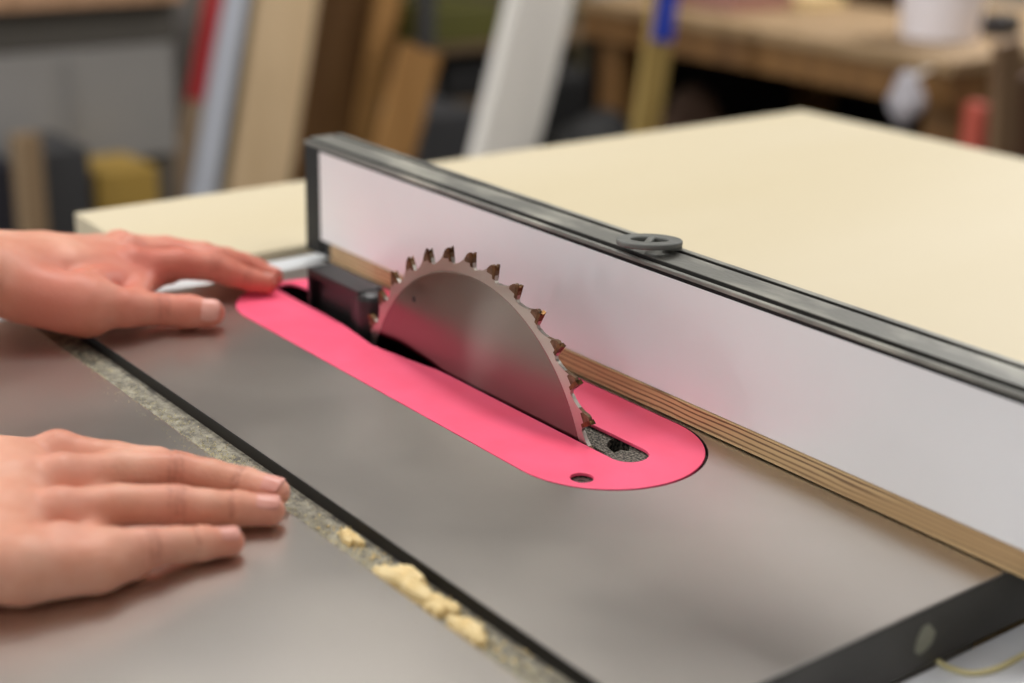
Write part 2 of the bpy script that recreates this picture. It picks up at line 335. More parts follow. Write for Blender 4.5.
# saw blade
NT = 34; HB = -43.3
def blade():
    t = 1.2
    e = bpy.data.objects.new('x', None) if False else None
    # outline, polar: gullets, back slope and face of every tooth
    prof = []
    for k in range(NT):
        a0 = math.radians(101.0-0.8)+k*2*PI/NT   # tooth tip angle, teeth face clockwise (towards +x at the top)
        st = 2*PI/NT
        for da, r in ((-0.17, 117.0), (-0.09, 116.4), (-0.03, 117.4), (-0.01, 120.5), (0.0, 123.4), (0.07, 123.0), (0.13, 125.4), (0.20, 125.5), (0.27, 124.2), (0.36, 121.8), (0.50, 119.4), (0.64, 117.9), (0.75, 117.2)):
            prof.append((a0+da*st, r))
    n = len(prof)
    rings = [(None, t), (119.6, t), (112.0, t), (111.0, t-0.12), (15.9, t-0.12)]
    v = []; f = []
    # raised rim: outer ring thickness 2.4, recessed disc inside
    for side in (-1, 1):
        for rr, th in rings:
            for a, r in prof:
                q = r if rr is None else min(rr, r-0.25)
                v.append((q*math.cos(a), side*th, q*math.sin(a)))
    m4 = len(rings)
    for s in (0, 1):
        o = s*m4*n
        for i in range(m4-1):
            for k in range(n):
                q = (o+i*n+k, o+i*n+(k+1) % n, o+(i+1)*n+(k+1) % n, o+(i+1)*n+k)
                f.append(q if s == 0 else q[::-1])
    o = m4*n
    for k in range(n):
        f.append((k, o+k, o+(k+1) % n, (k+1) % n))
        a = (m4-1)*n; f.append((a+k, a+(k+1) % n, o+a+(k+1) % n, o+a+k))
    ob = mesh('saw_blade', v, f, m_blade)
    ob.location = (0, 0, HB*S)
    ob.data.materials.append(m_tooth); ob.data.materials.append(m_dark); ob.data.materials.append(m_resin)
    for p in ob.data.polygons:
        c = p.center; r = math.hypot(c.x, c.z)/S
        if r > 111.9: p.material_index = 1
        if r > 120.2: p.material_index = 3
    return ob
bl = blade()
tag(bl, 'round steel circular saw blade standing in the pink throat plate', 'saw blade')
# carbide tips: one wedge let into each tooth face, wider than the plate, tips alternately bevelled
for k in range(NT):
    a0 = math.radians(101.0)+k*2*PI/NT
    c, s = math.cos(a0), math.sin(a0)
    def P(r, da, y):
        a = a0+da; return (r*math.cos(a), y, r*math.sin(a))
    bev = 1 if k % 2 else -1; wt = 1.9
    v = []; rows = [(-wt, 0.0), (-0.4, 1.9), (0.5, 1.2), (wt, 0.5)] if bev > 0 else [(-wt, 0.5), (-0.5, 1.2), (0.4, 1.9), (wt, 0.0)]
    for y, dip in rows:
        v += [P(117.8, -0.017, y*0.8), P(117.8, 0.002, y*0.8), P(127.2-dip, -0.012, y), P(126.2-dip, 0.010, y)]
    fs = [(0, 1, 3, 2), (12, 14, 15, 13)]
    for i in range(3):
        o = 4*i; fs += [(o, o+4, o+5, o+1), (o+2, o+3, o+7, o+6), (o, o+2, o+6, o+4), (o+1, o+5, o+7, o+3)]
    tip = mesh('carbide_tip', v, fs, m_tip, bl)
# pin hole in the plate body
pin = lathe('pin_hole', [(1.9, -0.2), (1.9, 0.2)], (0, 0, 0), m_dark, bl, 20)
pin.rotation_euler = (PI/2, 0, 0); pin.location = (-61.0*S, -0.96*S, (38.0-HB)*S)
arb = lathe('arbor_nut', [(25, 0), (25, 6), (17, 6), (17, 18), (15, 19)], (0, 0, 0), m_screw, bl, 24); arb.rotation_euler = (PI/2, 0, 0); arb.location = (0, -0.0008, 0)

# splitter holder: black block rising from the slot behind the blade
blk = empty('splitter_block', (-145, 8, -20), 'black block with a hollow side rising from the slot behind the blade', 'splitter block')
m_blk = mat('black_block', (27, 26, 27), 0.42, 0.0, (20, 20, 21), 40, spec=0.6)
a_tl = at(309, 270, 0.0, 1)   # top left of near face on the plane y = 0
BX0, BX1, BZ = -196.0, -129.0, 24.5
def block():
    # near face is an upside-down U: top bar, right leg, left leg; recessed dark web behind it
    bx = [(BX0, BX1, 0, 19.5, BZ-5.5, BZ), (BX1-9, BX1, 0, 19.5, -24, BZ-5.5), (BX0, BX1-9, 6, 19.5, -24, BZ-5.5), (BX0, BX0+3.5, 0, 6, -24, BZ-5.5)]
    return multibox('body', bx, m_blk, blk, bevel=0.7)
part(block())
endc = lathe('end_cap', [(10.5, -24), (10.8, 10), (10.5, 19.5), (9.0, 22.6), (5, 24)], (BX1+2.5, 8.9, 0), m_blk, blk, 28); part(endc)

# ------------------------------------------------------------------ fence
fence = empty('rip_fence', (60, 80, 0), 'long rip fence with white face, plywood foot and grey top rail', 'rip fence')
FX0, FX1 = -309.0, 470.0
body = [(66, 1.5), (66, 82.6), (64.6, 82.6), (64.6, 87.6), (65.2, 88.4), (67.0, 88.6), (67.0, 86.6), (68.4, 86.6), (68.4, 88.8), (89.6, 88.8), (89.6, 86.0), (92.6, 86.0), (92.6, 89.2), (96.4, 89.2), (97.4, 88.4), (97.4, 1.5)]
prof_top = [(64.4, 84.9), (64.4, 86.8), (64.8, 87.3), (66.2, 87.5), (66.2, 85.2), (69.2, 85.2), (69.2, 89.0), (88.8, 89.0), (88.8, 85.4), (92.8, 85.4), (92.8, 89.2), (96.6, 89.2), (97.4, 88.4), (97.4, 84.4), (66.2, 84.4), (66.2, 84.9)]
part(extrude_profile('top_rail', prof_top, FX0, FX1, m_grey_cap, fence), 'worn grey top rail with two grooves')
part(box('groove_shade', FX0+0.3, FX1-0.3, 66.25, 69.15, 85.2, 85.9, m_groove, fence)); part(box('groove_shade', FX0+0.3, FX1-0.3, 68.9, 69.25, 85.9, 88.6, m_groove, fence)); part(box('groove_shade', FX0+0.3, FX1-0.3, 92.4, 92.85, 86.1, 88.9, m_groove, fence)); part(box('groove_shade', FX0+0.3, FX1-0.3, 88.85, 92.75, 85.4, 86.1, m_groove, fence))  # dark strips paint shade into the groove walls and floors
part(box('fence_core', FX0+0.5, FX1-0.5, 66.2, 96.8, 1.2, 84.4, m_black, fence), 'black core of the fence showing at its end')
part(box('end_plate', FX0, FX0+21.5, 64.8, 66.2, 1.2, 84.4, m_black, fence))
part(box('dark_bead', FX0+22, FX1-1, 65.0, 66.2, 82.4, 84.9, m_black, fence), 'dark bead under the top rail')  # narrow black bead, dark by its own colour
part(box('white_face', FX0+22, FX1-1, 64.7, 66.2, 13.6, 82.4, m_white_face, fence, bevel=0.25), 'smooth white laminate face')
part(box('plywood_foot', FX0+38, FX1-2, 63.6, 66.2, 0.9, 13.2, m_plyedge, fence, bevel=0.2), 'plywood strip with layered edge')
# ring knob lying on the rail
def ring():
    cx, cy, z0, z1, ro = 0.0, 0.0, 0.0, 3.4, 19.5
    ang = math.radians(38); ri = 11.2; bw = 2.1
    hs = []
    for s in (0, 1):
        a = math.acos(0)-0.19
        h = [(ri*math.cos(t)*1.0, ri*math.sin(t)*0.8) for t in np.linspace(-a, a, 14)]
        h = [(x, y) if s == 0 else (-x, -y) for x, y in h]
        hs.append([(cx+x*math.cos(ang)-y*math.sin(ang), cy+x*math.sin(ang)+y*math.cos(ang)) for x, y in h])
    out = [(cx+ro*math.cos(t), cy+ro*math.sin(t)) for t in np.linspace(0, 2*PI, 49)[:-1]]
    o = plate('plastic_ring', out, [h[::-1] for h in hs], z0, z1, m_grey_plastic)
    bv = o.modifiers.new('edge', 'BEVEL'); bv.width = 0.0011; bv.segments = 3; bv.limit_method = 'ANGLE'; bv.angle_limit = 0.9
    sk = lathe('ring_foot', [(6, -1.6), (6, 0.6)], (cx+13.5*math.cos(ang), cy+13.5*math.sin(ang), z0), m_grey_plastic, o, 20)
    ax = Vector((0.608, 0.794, 0)); o.matrix_world = Matrix.Translation(Vector((67.4, 77.8, 92.2))*S) @ Matrix.Rotation(math.radians(-5.5), 4, ax)
    return tag(o, 'flat grey plastic ring with a crossbar lying on the top rail of the fence', 'plastic ring')
ring()

# ------------------------------------------------------------------ sheet behind and to the right of the saw
LX0, LX1, LY1 = -511, 1100, 854
outf = empty('outfeed_table', (-100, 500, FLOOR), 'large pale plywood outfeed table wrapping behind the table saw', 'table')
shp = [(LX0, -42), (-322, -52), (-322, 132), (LX1, 132), (LX1, LY1), (LX0, LY1)]
part(plate('plywood_top', shp, [], -19, 0, m_plytop, outf))
fr = multibox('frame', [(LX0+4, LX1-6, LY1-42, LY1-4, -100, -19), (LX0+2, LX0+40, -40, LY1-42, -100, -19), (-360, -324, -48, 133, -100, -19), (-324, LX1-6, 134, 170, -100, -19), (LX0+40, -360, -44, -6, -100, -19), (LX1-44, LX1-6, 170, LY1-42, -100, -19)], m_plyside, outf); part(fr)
for x, y in ((LX0+42, -4), (LX0+42, LY1-130), (LX1-130, LY1-130), (LX1-130, 172), (250, LY1-130)):
    part(box('leg', x, x+85, y, y+85, FLOOR, -19.5, m_plyside, outf, bevel=2))
rr = box('rear_rail', TX0-48, TX0-2, -560, 127, -12, -7, m_rail, None, bevel=0.8)
tag(rr, 'flat white rear rail strip between the saw table and the plywood table', 'rail')
part_ = box('rail_web', TX0-8, TX0-3, -559, 126, -60, -12.2, m_rail, rr)

# white board at the operator's side, with a yellow cord
wbd = empty('white_shelf_board', (520, -120, -60), 'white board on brackets below the front edge of the saw table', 'board')
part(box('board', TX1+1.2, 800, -420, 118, -50, -33.5, mat('white_melamine', (226, 228, 232), 0.35), wbd, bevel=1))
for y in (-360, 40): part(bar('bracket', (TX1+10, y, -55), (TX1+240, y, -55), 30, 8, m_steel_edge, wbd, side=(0, 1, 0)))
part(box('support_rail', TX1+1.2, TX1+5.5, -420, 100, -80, -50.2, m_dark, wbd))
def tube(name, pts, r, m, parent=None, n=8):
    pts = [np.array(p, float) for p in pts]; v = []; f = []
    for i, p in enumerate(pts):
        d = pts[min(i+1, len(pts)-1)]-pts[max(i-1, 0)]; d /= np.linalg.norm(d)
        u = np.cross(d, (0, 0, 1.0)); u /= np.linalg.norm(u)+1e-9; q = np.cross(u, d)
        for k in range(n): v.append(p+r*(math.cos(2*PI*k/n)*u+math.sin(2*PI*k/n)*q))
    for i in range(len(pts)-1):
        for k in range(n): f.append((i*n+k, i*n+(k+1) % n, (i+1)*n+(k+1) % n, (i+1)*n+k))
    f += [tuple(range(n))[::-1], tuple(range((len(pts)-1)*n, len(pts)*n))]
    return mesh(name, v, f, m, parent, smooth=True)
def spline(P, n=8):
    P = [np.array(p, float) for p in P]; out = []
    for i in range(len(P)-1):
        a = P[max(i-1, 0)]; b = P[i]; c = P[i+1]; d = P[min(i+2, len(P)-1)]
        for t in np.linspace(0, 1, n, endpoint=False): out.append(0.5*((2*b)+(c-a)*t+(2*a-5*b+4*c-d)*t*t+(-a+3*b-3*c+d)*t**3))
    return out+[P[-1]]
cord = tube('yellow_cord', spline([at(px, py, -32.2) for px, py in ((936, 660), (950, 668), (972, 673), (998, 668), (1030, 652), (1070, 640))]), 1.3, mat('yellow_cord', (222, 210, 156), 0.6))
tag(cord, 'thin yellow cord curving over the white board by the saw table front', 'cord')

# ------------------------------------------------------------------ sawdust in the mitre slot
def flakes(name, n, fn, m):
    v = []; f = []
    for i in range(n):
        x, y, z, s = fn()
        a = random.uniform(0, PI); b = random.uniform(-0.7, 0.7)
        u = np.array([math.cos(a)*math.cos(b), math.sin(a)*math.cos(b), math.sin(b)])*s; t = np.array([-math.sin(a), math.cos(a), random.uniform(-0.4, 0.4)])*s*random.uniform(0.35, 0.8)
        c = np.array([x, y, z+0.35*s]); k = len(v); nn = np.array([0, 0, 0.45*s])
        v += [c-u, c-t-nn, c+u, c+t-nn*0.5, c+nn]; f += [(k, k+1, k+4), (k+1, k+2, k+4), (k+2, k+3, k+4), (k+3, k, k+4), (k, k+3, k+2, k+1)]
    return mesh(name, v, f, m)
def dens(x):   # how much dust lies along the slot
    return 0.35+0.65*max(0, math.sin(x*0.021+1.2))*max(0.2, math.sin(x*0.057+2.0))
def fl():
    while True:
        x = random.uniform(-250, 330)
        if random.random() < dens(x)+0.25*(x > 90): break
    y = random.triangular(-177.5, -155, -172); return x, y, -7.6, random.choice((0.35, 0.5, 0.5, 0.8))
tag(flakes('sawdust', 4200, fl, m_dust), 'fine sawdust scattered along the mitre slot of the saw table', 'sawdust', kind='stuff')
def fl2():
    while True:
        x = random.uniform(-250, 330); y = -178-abs(random.gauss(0, 4.5))
        if random.random() < dens(x): break
    return x, y, 0.0, random.choice((0.25, 0.35, 0.5))
tag(flakes('sawdust', 700, fl2, m_dust), 'light dusting of sawdust on the steel beside the mitre slot edge', 'sawdust', kind='stuff')
def fl3(): return random.uniform(-240, 320), random.uniform(-450, 60), 0.02, random.choice((0.15, 0.2, 0.3))
def fl3b():
    while True:
        p = fl3()
        if p[1] < -180 or (-150 < p[1] < -56): return p
tag(flakes('sawdust', 90, fl3b, m_dust), 'stray specks of sawdust on the grey steel table top', 'sawdust', kind='stuff')
def fl4(): return random.uniform(20, 325), 63-abs(random.gauss(0, 3.0)), 0.02, random.choice((0.2, 0.3, 0.4))
def fl4b():
    while True:
        p = fl4()
        if p[0] > 150 or p[1] > INS_Y+GAPR: return p
tag(flakes('sawdust', 260, fl4b, m_dust), 'line of sawdust specks on the steel along the fence foot', 'sawdust', kind='stuff')
def clump(px, py, rx, ry, h, label, seed):
    c = at(px, py, -4.0); r = random.Random(seed); n = 26; v = []; f = []
    rad = [1+0.18*math.sin(3*2*PI*k/n+seed)+0.42*(r.random()-0.5) for k in range(n)]
    rings = [(1.0, 0.0), (0.97, 0.7), (0.8, 0.93), (0.45, 1.0)]
    for q, hz in rings:
        for k in range(n):
            a = 2*PI*k/n; v.append((c[0]+rx*q*rad[k]*math.cos(a), min(-154.6, max(-177.4, c[1]+ry*q*rad[k]*math.sin(a))), -7.5+h*hz*(0.85+0.3*r.random() if hz else 1)))
    v.append((c[0], c[1], -7.5+h*1.05))
    for i in range(3):
        for k in range(n): f.append((i*n+k, i*n+(k+1) % n, (i+1)*n+(k+1) % n, (i+1)*n+k))
    for k in range(n): f.append((3*n+k, 3*n+(k+1) % n, 4*n))
    f.append(tuple(range(n))[::-1])
    return tag(mesh('sawdust_clump', v, f, m_chip), label, 'sawdust clump')
clump(405, 581, 17, 8.5, 6.6, 'largest pale yellow clump of packed sawdust in the mitre slot', 2)
clump(437, 602, 11, 6, 4.6, 'small pale clump of sawdust just below the largest one in the slot', 5)
clump(468, 627, 13, 5.5, 4.8, 'ragged pale clump of sawdust lowest in the slot toward the table front', 9)
clump(351, 534, 9, 4, 3.4, 'thin yellowish clump of sawdust against the dark slot wall', 12)

def fl5():
    px, py = random.choice(((405, 581), (405, 581), (437, 602), (468, 627), (351, 534), (500, 640))); c = at(px, py, -4)
    return c[0]+random.gauss(0, 14), min(-156, max(-177, c[1]+random.gauss(0, 6))), -7.5, random.choice((0.8, 1.1, 1.6))
tag(flakes('sawdust', 240, fl5, m_chip), 'coarse pale sawdust crumbs around the clumps in the slot', 'sawdust', kind='stuff')
# ------------------------------------------------------------------ the person: both forearms and hands (one skin surface grown from a distance field)
def seg(P, a, b, ra, rb):
    a = np.array(a, float); b = np.array(b, float); ab = b-a
    t = np.clip(((P-a)@ab)/(ab@ab), 0, 1)
    return np.linalg.norm(P-a-t[..., None]*ab, axis=-1)-(ra+t*(rb-ra))
def smin(a, b, k):
    h = np.clip(0.5+0.5*(b-a)/k, 0, 1); return b*(1-h)+a*h-k*h*(1-h)
def chain(P, pts, rad, k=3.0):
    d = None
    for i in range(len(pts)-1):
        s = seg(P, pts[i], pts[i+1], rad[i], rad[i+1]); d = s if d is None else smin(d, s, k)
    return d
def ellip(P, c, axes, r):
    A = np.array(axes, float); q = (P-np.array(c, float))@A.T/np.array(r, float)
    k0 = np.linalg.norm(q, axis=-1); k1 = np.linalg.norm(q/np.array(r, float), axis=-1)
    return k0*(k0-1)/np.maximum(k1, 1e-6)
def surface_nets(fn, lo, hi, h):
    xs = [np.arange(lo[i], hi[i]+h, h) for i in range(3)]
    G = np.stack(np.meshgrid(*xs, indexing='ij'), -1).astype(np.float32)
    V = np.empty(G.shape[:3], np.float32)
    for i in range(0, G.shape[0], 16): V[i:i+16] = fn(G[i:i+16].astype(np.float64))
    ins = V < 0
    nx, ny, nz = V.shape
    acc = np.zeros((nx-1, ny-1, nz-1, 3)); cnt = np.zeros((nx-1, ny-1, nz-1))
    off = [(0, 0, 0), (1, 0, 0), (0, 1, 0), (1, 1, 0), (0, 0, 1), (1, 0, 1), (0, 1, 1), (1, 1, 1)]
    def sub(A, o): return A[o[0]:nx-1+o[0], o[1]:ny-1+o[1], o[2]:nz-1+o[2]]
    for i in range(8):
        for j in range(i+1, 8):
            if sum(abs(off[i][k]-off[j][k]) for k in range(3)) != 1: continue
            a = sub(V, off[i]); b = sub(V, off[j]); c = (a < 0) != (b < 0)
            t = np.where(c, a/np.where(c, a-b, 1), 0)
            for k in range(3): acc[..., k] += c*(off[i][k]+t*(off[j][k]-off[i][k]))
            cnt += c
    act = cnt > 0; idx = -np.ones(act.shape, int); idx[act] = np.arange(act.sum())
    ijk = np.argwhere(act); v = (ijk+acc[act]/cnt[act][:, None])*h+np.array([x[0] for x in xs])
    faces = []
    for ax in range(3):
        s0 = [slice(None)]*3; s1 = [slice(None)]*3; s0[ax] = slice(0, -1); s1[ax] = slice(1, None)
        a = ins[tuple(s0)]; b = ins[tuple(s1)]; E = np.argwhere(a != b)
        u, w_ = [(1, 2), (2, 0), (0, 1)][ax]
        ok = (E[:, u] > 0) & (E[:, w_] > 0) & (E[:, u] < V.shape[u]-1) & (E[:, w_] < V.shape[w_]-1); E = E[ok]
        def ix(du, dw):
            q = E.copy(); q[:, u] += du; q[:, w_] += dw; return idx[q[:, 0], q[:, 1], q[:, 2]]
        Q = np.stack([ix(-1, -1), ix(0, -1), ix(0, 0), ix(-1, 0)], 1)
        fl_ = a[E[:, 0], E[:, 1], E[:, 2]]; Q[~fl_] = Q[~fl_][:, ::-1]; faces.append(Q)
    return v, np.concatenate(faces)

# --- right hand (near): finger joints tip -> knuckle
RM = [at(275, 492, 8.3), at(243, 484, 10), at(210, 477, 13.5), at(176, 471, 16), at(118, 470, 19), at(62, 480, 21)]
RR = [at(270, 510.5, 8.3), at(236, 508.5, 10), at(205, 507.5, 12.5), at(175, 505, 15), at(118, 505, 17.5), at(60, 514, 19)]
RP = [at(230, 541.5, 7.6), at(200, 543.5, 9), at(175, 545, 11), at(148, 548, 13.5), at(110, 551, 15.5), at(60, 551, 17)]
RI = [at(236, 489, 7), at(206, 480, 9), at(180, 472, 12), at(157, 466, 15), at(115, 461, 18), at(58, 456, 20)]
def right_hand(P):
    f = [chain(P, RM, (7.7, 8.7, 8.7, 10.0, 9.8, 11.8)), chain(P, RR, (7.6, 8.6, 8.6, 9.8, 9.8, 11.5)), chain(P, RP, (6.9, 8.0, 8.2, 9.4, 10.2, 12.0)), chain(P, RI, (7.0, 7.8, 8.0, 9.3, 9.6, 12.0))]
    d = smin(smin(f[0], f[1], 1.6), smin(f[2], f[3], 1.2), 1.6)
    W = np.array([12.0, -362, 30.0])
    wr = [np.array([-4, -364, 25.]), np.array([16, -370, 28.]), np.array([40, -372, 27.]), np.array([60, -366, 23.])]
    p = None
    for (kn, r0), wv, r1 in zip(((RI[-1], 13), (RM[-1], 12), (RR[-1], 11.5), (RP[-1], 11.5)), wr, (17, 17, 16.5, 15)):
        s = chain(P, [kn+np.array([0, 0, -3.0]), 0.5*(kn+wv)+np.array([0, 0, -2.0]), wv], (r0, r0+3.5, r1)); p = s if p is None else smin(p, s, 15)
    p = smin(p, chain(P, [RI[-1]*0.75+wr[0]*0.25+(12, 0, -2), RP[-1]*0.75+wr[3]*0.25+(-10, 0, 0)], (13, 13)), 12)
    p = smin(p, chain(P, [RI[-1]*0.4+wr[0]*0.6+(12, 0, 0), RP[-1]*0.4+wr[3]*0.6+(-10, 0, 1)], (15.5, 15.5)), 12)
    # web filling between the knuckle bases, heel of the hand, thumb mound
    p = smin(p, chain(P, [RI[-1]*0.6+RI[-2]*0.4+np.array([0, 0, -8]), RM[-2]*0.55+RM[-1]*0.45+np.array([0, 0, -8]), RR[-2]*0.55+RR[-1]*0.45+np.array([0, 0, -8]), RP[-2]*0.4+RP[-1]*0.6+np.array([0, 0, -6])], (8.5, 9, 9, 8.5)), 6)
    p = smin(p, chain(P, [at(130, 561, 9.5), np.array([114, -286, 13]), np.array([104, -316, 16.]), np.array([80, -352, 19.])], (9.3, 12.5, 16, 18)), 8)
    p = smin(p, chain(P, [np.array([-22, -352, 20.]), np.array([-34, -318, 15.]), np.array([-38, -285, 11.]), np.array([-22, -258, 9.])], (17, 13.5, 10.5, 8.5)), 8)
    d = smin(d, p, 5)
    for kn, r in ((RI[-1], 7), (RM[-1], 7.5), (RR[-1], 7), (RP[-1], 6.5)): d = smin(d, np.linalg.norm(P-kn-np.array([0, 0, 5.5]), axis=-1)-r+1.2, 8)
    fa = smin(chain(P, [wr[0]+np.array([4, 4, 1]), np.array([-10, -480, 46.]), np.array([-6, -620, 84.])], (18, 27, 34)), chain(P, [wr[3]+np.array([-4, 4, 1]), np.array([42, -480, 44.]), np.array([30, -620, 80.])], (17, 25, 34)), 14)
    d = smin(d, fa, 14)
    return np.maximum(d, 0.35-P[..., 2])
# --- left hand (far)
LI = [at(267, 283.5, 8.6), at(248, 279, 12), at(231, 273.5, 16.5), at(212, 267, 22), at(178, 264, 27), at(133, 267, 29)]
off = np.array([-20.0, 5, 0])
LM = [at(273, 277, 8), at(255, 269, 13), at(238, 264, 18), at(214, 260, 24), LI[4]+off+(0, 3, 1), LI[5]+off+(-1, 2, 3)]
LRg = [p+off*0.95+(0, -4, -1) for p in LM]
LP = [p+off*0.95+(0, -14, -3) for p in LRg]; LP[0] = LP[0]+np.array([0, 0, 1.0])
LT = [at(211, 313, 11), at(188, 311.5, 12), at(160, 309.5, 13.5), at(124, 308, 19), at(82, 300, 25)]
def left_hand(P):
    f = [chain(P, LI, (7.3, 8.4, 9.0, 10.3, 10.6, 12.5)), chain(P, LM, (7.3, 8.0, 8.2, 9.4, 9.6, 11.5)), chain(P, LRg, (7.2, 7.8, 8.0, 9.2, 9.2, 11)), chain(P, LP, (6.4, 7.0, 7.2, 8.2, 8.4, 10.5))]
    d = smin(smin(f[0], f[1], 1.5), smin(f[2], f[3], 1.5), 1.5)
    th = chain(P, LT, (9.3, 10.8, 10.6, 12.2, 17.5), 4)
    wr = [np.array([-246, -196, 38.]), np.array([-262, -202, 44.]), np.array([-282, -206, 45.]), np.array([-300, -208, 41.])]
    p = None
    for (kn, r0), wv, r1 in zip(((LI[-1], 12.5), (LM[-1], 12), (LRg[-1], 11.5), (LP[-1], 11)), wr, (18, 18, 17, 16)):
        s = chain(P, [kn+np.array([0, 0, -3.0]), 0.5*(kn+wv)+np.array([0, 0, -1.0]), wv], (r0, r0+3, r1)); p = s if p is None else smin(p, s, 14)
    p = smin(p, chain(P, [LI[-2]*0.3+LI[-1]*0.7+np.array([0, 0, -6]), LM[-2]*0.4+LM[-1]*0.6+np.array([0, 0, -6]), LRg[-2]*0.4+LRg[-1]*0.6+np.array([0, 0, -6]), LP[-2]*0.3+LP[-1]*0.7+np.array([0, 0, -5])], (9, 9, 9, 8.5)), 6)
    p = smin(p, chain(P, [LP[-1]+np.array([-2, -8, -12]), np.array([-300, -180, 30.])], (13, 17)), 10)
    # thumb mound and web to the index knuckle
    mound = chain(P, [np.array([-205, -158, 21.]), np.array([-228, -188, 30.])], (19.5, 20))
    web = chain(P, [LT[3]+np.array([-8, 10, 1]), LI[-1]*0.6+LI[-2]*0.2+LT[4]*0.2+np.array([0, 8, -6])], (7.5, 9.5))
    p = smin(smin(p, mound, 12), web, 9)
    p = smin(p, chain(P, [at(170, 277, 17), at(150, 277, 19), at(122, 283, 23), at(92, 288, 27)], (5.5, 8.5, 11.5, 14)), 8)
    d = smin(d, smin(p, th, 7), 5)
    for kn, r in ((LI[-1], 7), (LM[-1], 7.5), (LRg[-1], 7)): d = smin(d, np.linalg.norm(P-kn-np.array([0, 0, 6.0]), axis=-1)-r, 7)
    fa = smin(chain(P, [wr[0]+np.array([2, 4, -3]), np.array([-250, -310, 76.]), np.array([-240, -520, 116.])], (20, 27, 35)), chain(P, [wr[3]+np.array([3, 4, -3]), np.array([-296, -310, 84.]), np.array([-282, -520, 120.])], (18, 25, 35)), 14)
    d = smin(d, fa, 14)
    return np.maximum(d, 0.35-P[..., 2])
def grooves(P, joints, r, depth):
    """skin folds: thin rings around finger joints"""
    out = np.zeros(P.shape[:-1])
    for c, d_, ofs in joints:
        q = P-c; s = q@d_; near_ = np.linalg.norm(q, axis=-1) < r
        out += near_*depth*sum(np.exp(-((s-o)/0.9)**2) for o in ofs)
    return out
def unit(v): v = np.array(v, float); return v/np.linalg.norm(v)
RJ = [(RM[3], unit(RM[2]-RM[4]), (-3, 0, 3)), (RM[1], unit(RM[0]-RM[2]), (-3.4, -1)), (RR[3], unit(RR[2]-RR[4]), (-3, 0, 3)), (RR[1], unit(RR[0]-RR[2]), (-3,)), (RP[3], unit(RP[2]-RP[4]), (-2, 1.5)), (RP[1], unit(RP[0]-RP[2]), (-3,))]
LJ = [(LI[3], unit(LI[2]-LI[4]), (-3, 0, 3)), (LI[1], unit(LI[0]-LI[2]), (-2, 1)), (LT[2], unit(LT[1]-LT[3]), (-2.5, 0.5, 3))]
def fR(P): return right_hand(P)+grooves(P, RJ, 14, 0.8)
def fL(P): return left_hand(P)+grooves(P, LJ, 15, 0.7)
allv = []; allf = []; k = 0
for fn, lo, hi, h in ((fR, (-100, -640, -1), (150, -165, 125), 1.5), (fL, (-345, -540, -1), (-160, 5, 165), 1.5)):
    v, f = surface_nets(fn, lo, hi, h); allv.append(v); allf.append(f+k); k += len(v)
v = np.concatenate(allv); f = np.concatenate(allf)
me = bpy.data.meshes.new('person'); me.from_pydata((v*S).tolist(), [], f.tolist()); me.update()
for p in me.polygons: p.use_smooth = True
# ruddier knuckles and finger ends; far hand's shade reddened into the skin
hot = [(p, 13) for p in (RM[3], RR[3], RP[3], RM[0], RR[0], RP[0])]+[(p, 17) for p in (RI[-1], RM[-1], RR[-1], RP[-1])]+[(p, 20) for p in LI+LT+LM]+[(np.array([-215, -170, 20.]), 42), (np.array([-225, -130, 22.]), 34), (LI[4], 30), (np.array([-240, -100, 30.]), 40)]
rud = np.zeros(len(v))
for c, r in hot: rud = np.maximum(rud, np.exp(-(np.linalg.norm(v-c, axis=1)/r)**2)*(0.45 if r < 20 else 0.95))
att = me.attributes.new('ruddy', 'FLOAT', 'POINT'); att.data.foreach_set('value', rud.astype(np.float32))
person = link('person', me, m_skin)
sm = person.modifiers.new('smooth', 'SMOOTH'); sm.factor = 0.5; sm.iterations = 2
tag(person, 'person reaching in bare-armed, both hands resting palm down on the saw table', 'person')
def nail(tip, nxt, r, ln, wd, up, parent, back=0.5):
    tip = np.array(tip, float); d = unit(tip-np.array(nxt, float)); u = np.array(up, float); u = unit(u-d*(u@d)); s = np.cross(d, u)
    vv = []; ff = []; nu, nv = 9, 11; R = r
    for i in range(nu+1):
        a = -1+2*i/nu
        for j in range(nv+1):
            b = -1+2*j/nv
            # squircle outline
            aa = a*math.sqrt(1-0.30*b*b); bb = b*math.sqrt(1-0.22*a*a)
            x = aa*ln/2+back; th = bb*wd/2/R
            rr_ = R+0.15-1.3*max(0, x-0.5)**2/40
            base = tip+d*x
            vv.append(base+rr_*(u*math.cos(th)+s*math.sin(th)))
    n1 = len(vv)
    for i in range(nu+1):
        for j in range(nv+1): vv.append(vv[i*(nv+1)+j]-u*0.9)
    for i in range(nu):
        for j in range(nv):
            q = (i*(nv+1)+j, i*(nv+1)+j+1, (i+1)*(nv+1)+j+1, (i+1)*(nv+1)+j); ff.append(q); ff.append(tuple(t+n1 for t in q[::-1]))
    rim = [j for j in range(nv+1)]+[i*(nv+1)+nv for i in range(1, nu+1)]+[nu*(nv+1)+j for j in range(nv-1, -1, -1)]+[i*(nv+1) for i in range(nu-1, 0, -1)]
    for i in range(len(rim)): a_, b_ = rim[i], rim[(i+1) % len(rim)]; ff.append((a_, b_, b_+n1, a_+n1))
    return mesh('fingernail', vv, ff, m_nail, parent, smooth=True)
nail(RM[0], RM[1], 7.8, 12, 13.5, (0.2, -0.2, 1), person, back=-1.5); nail(RR[0], RR[1], 7.8, 12, 11.5, (0.25, -0.2, 1), person, back=-1.5)
nail(RP[0], RP[1], 7.1, 9.5, 9.5, (0.3, -0.2, 1), person, back=-1); nail(RI[0], RI[1], 7.2, 11, 9.5, (0, 0, 1), person, back=-1)
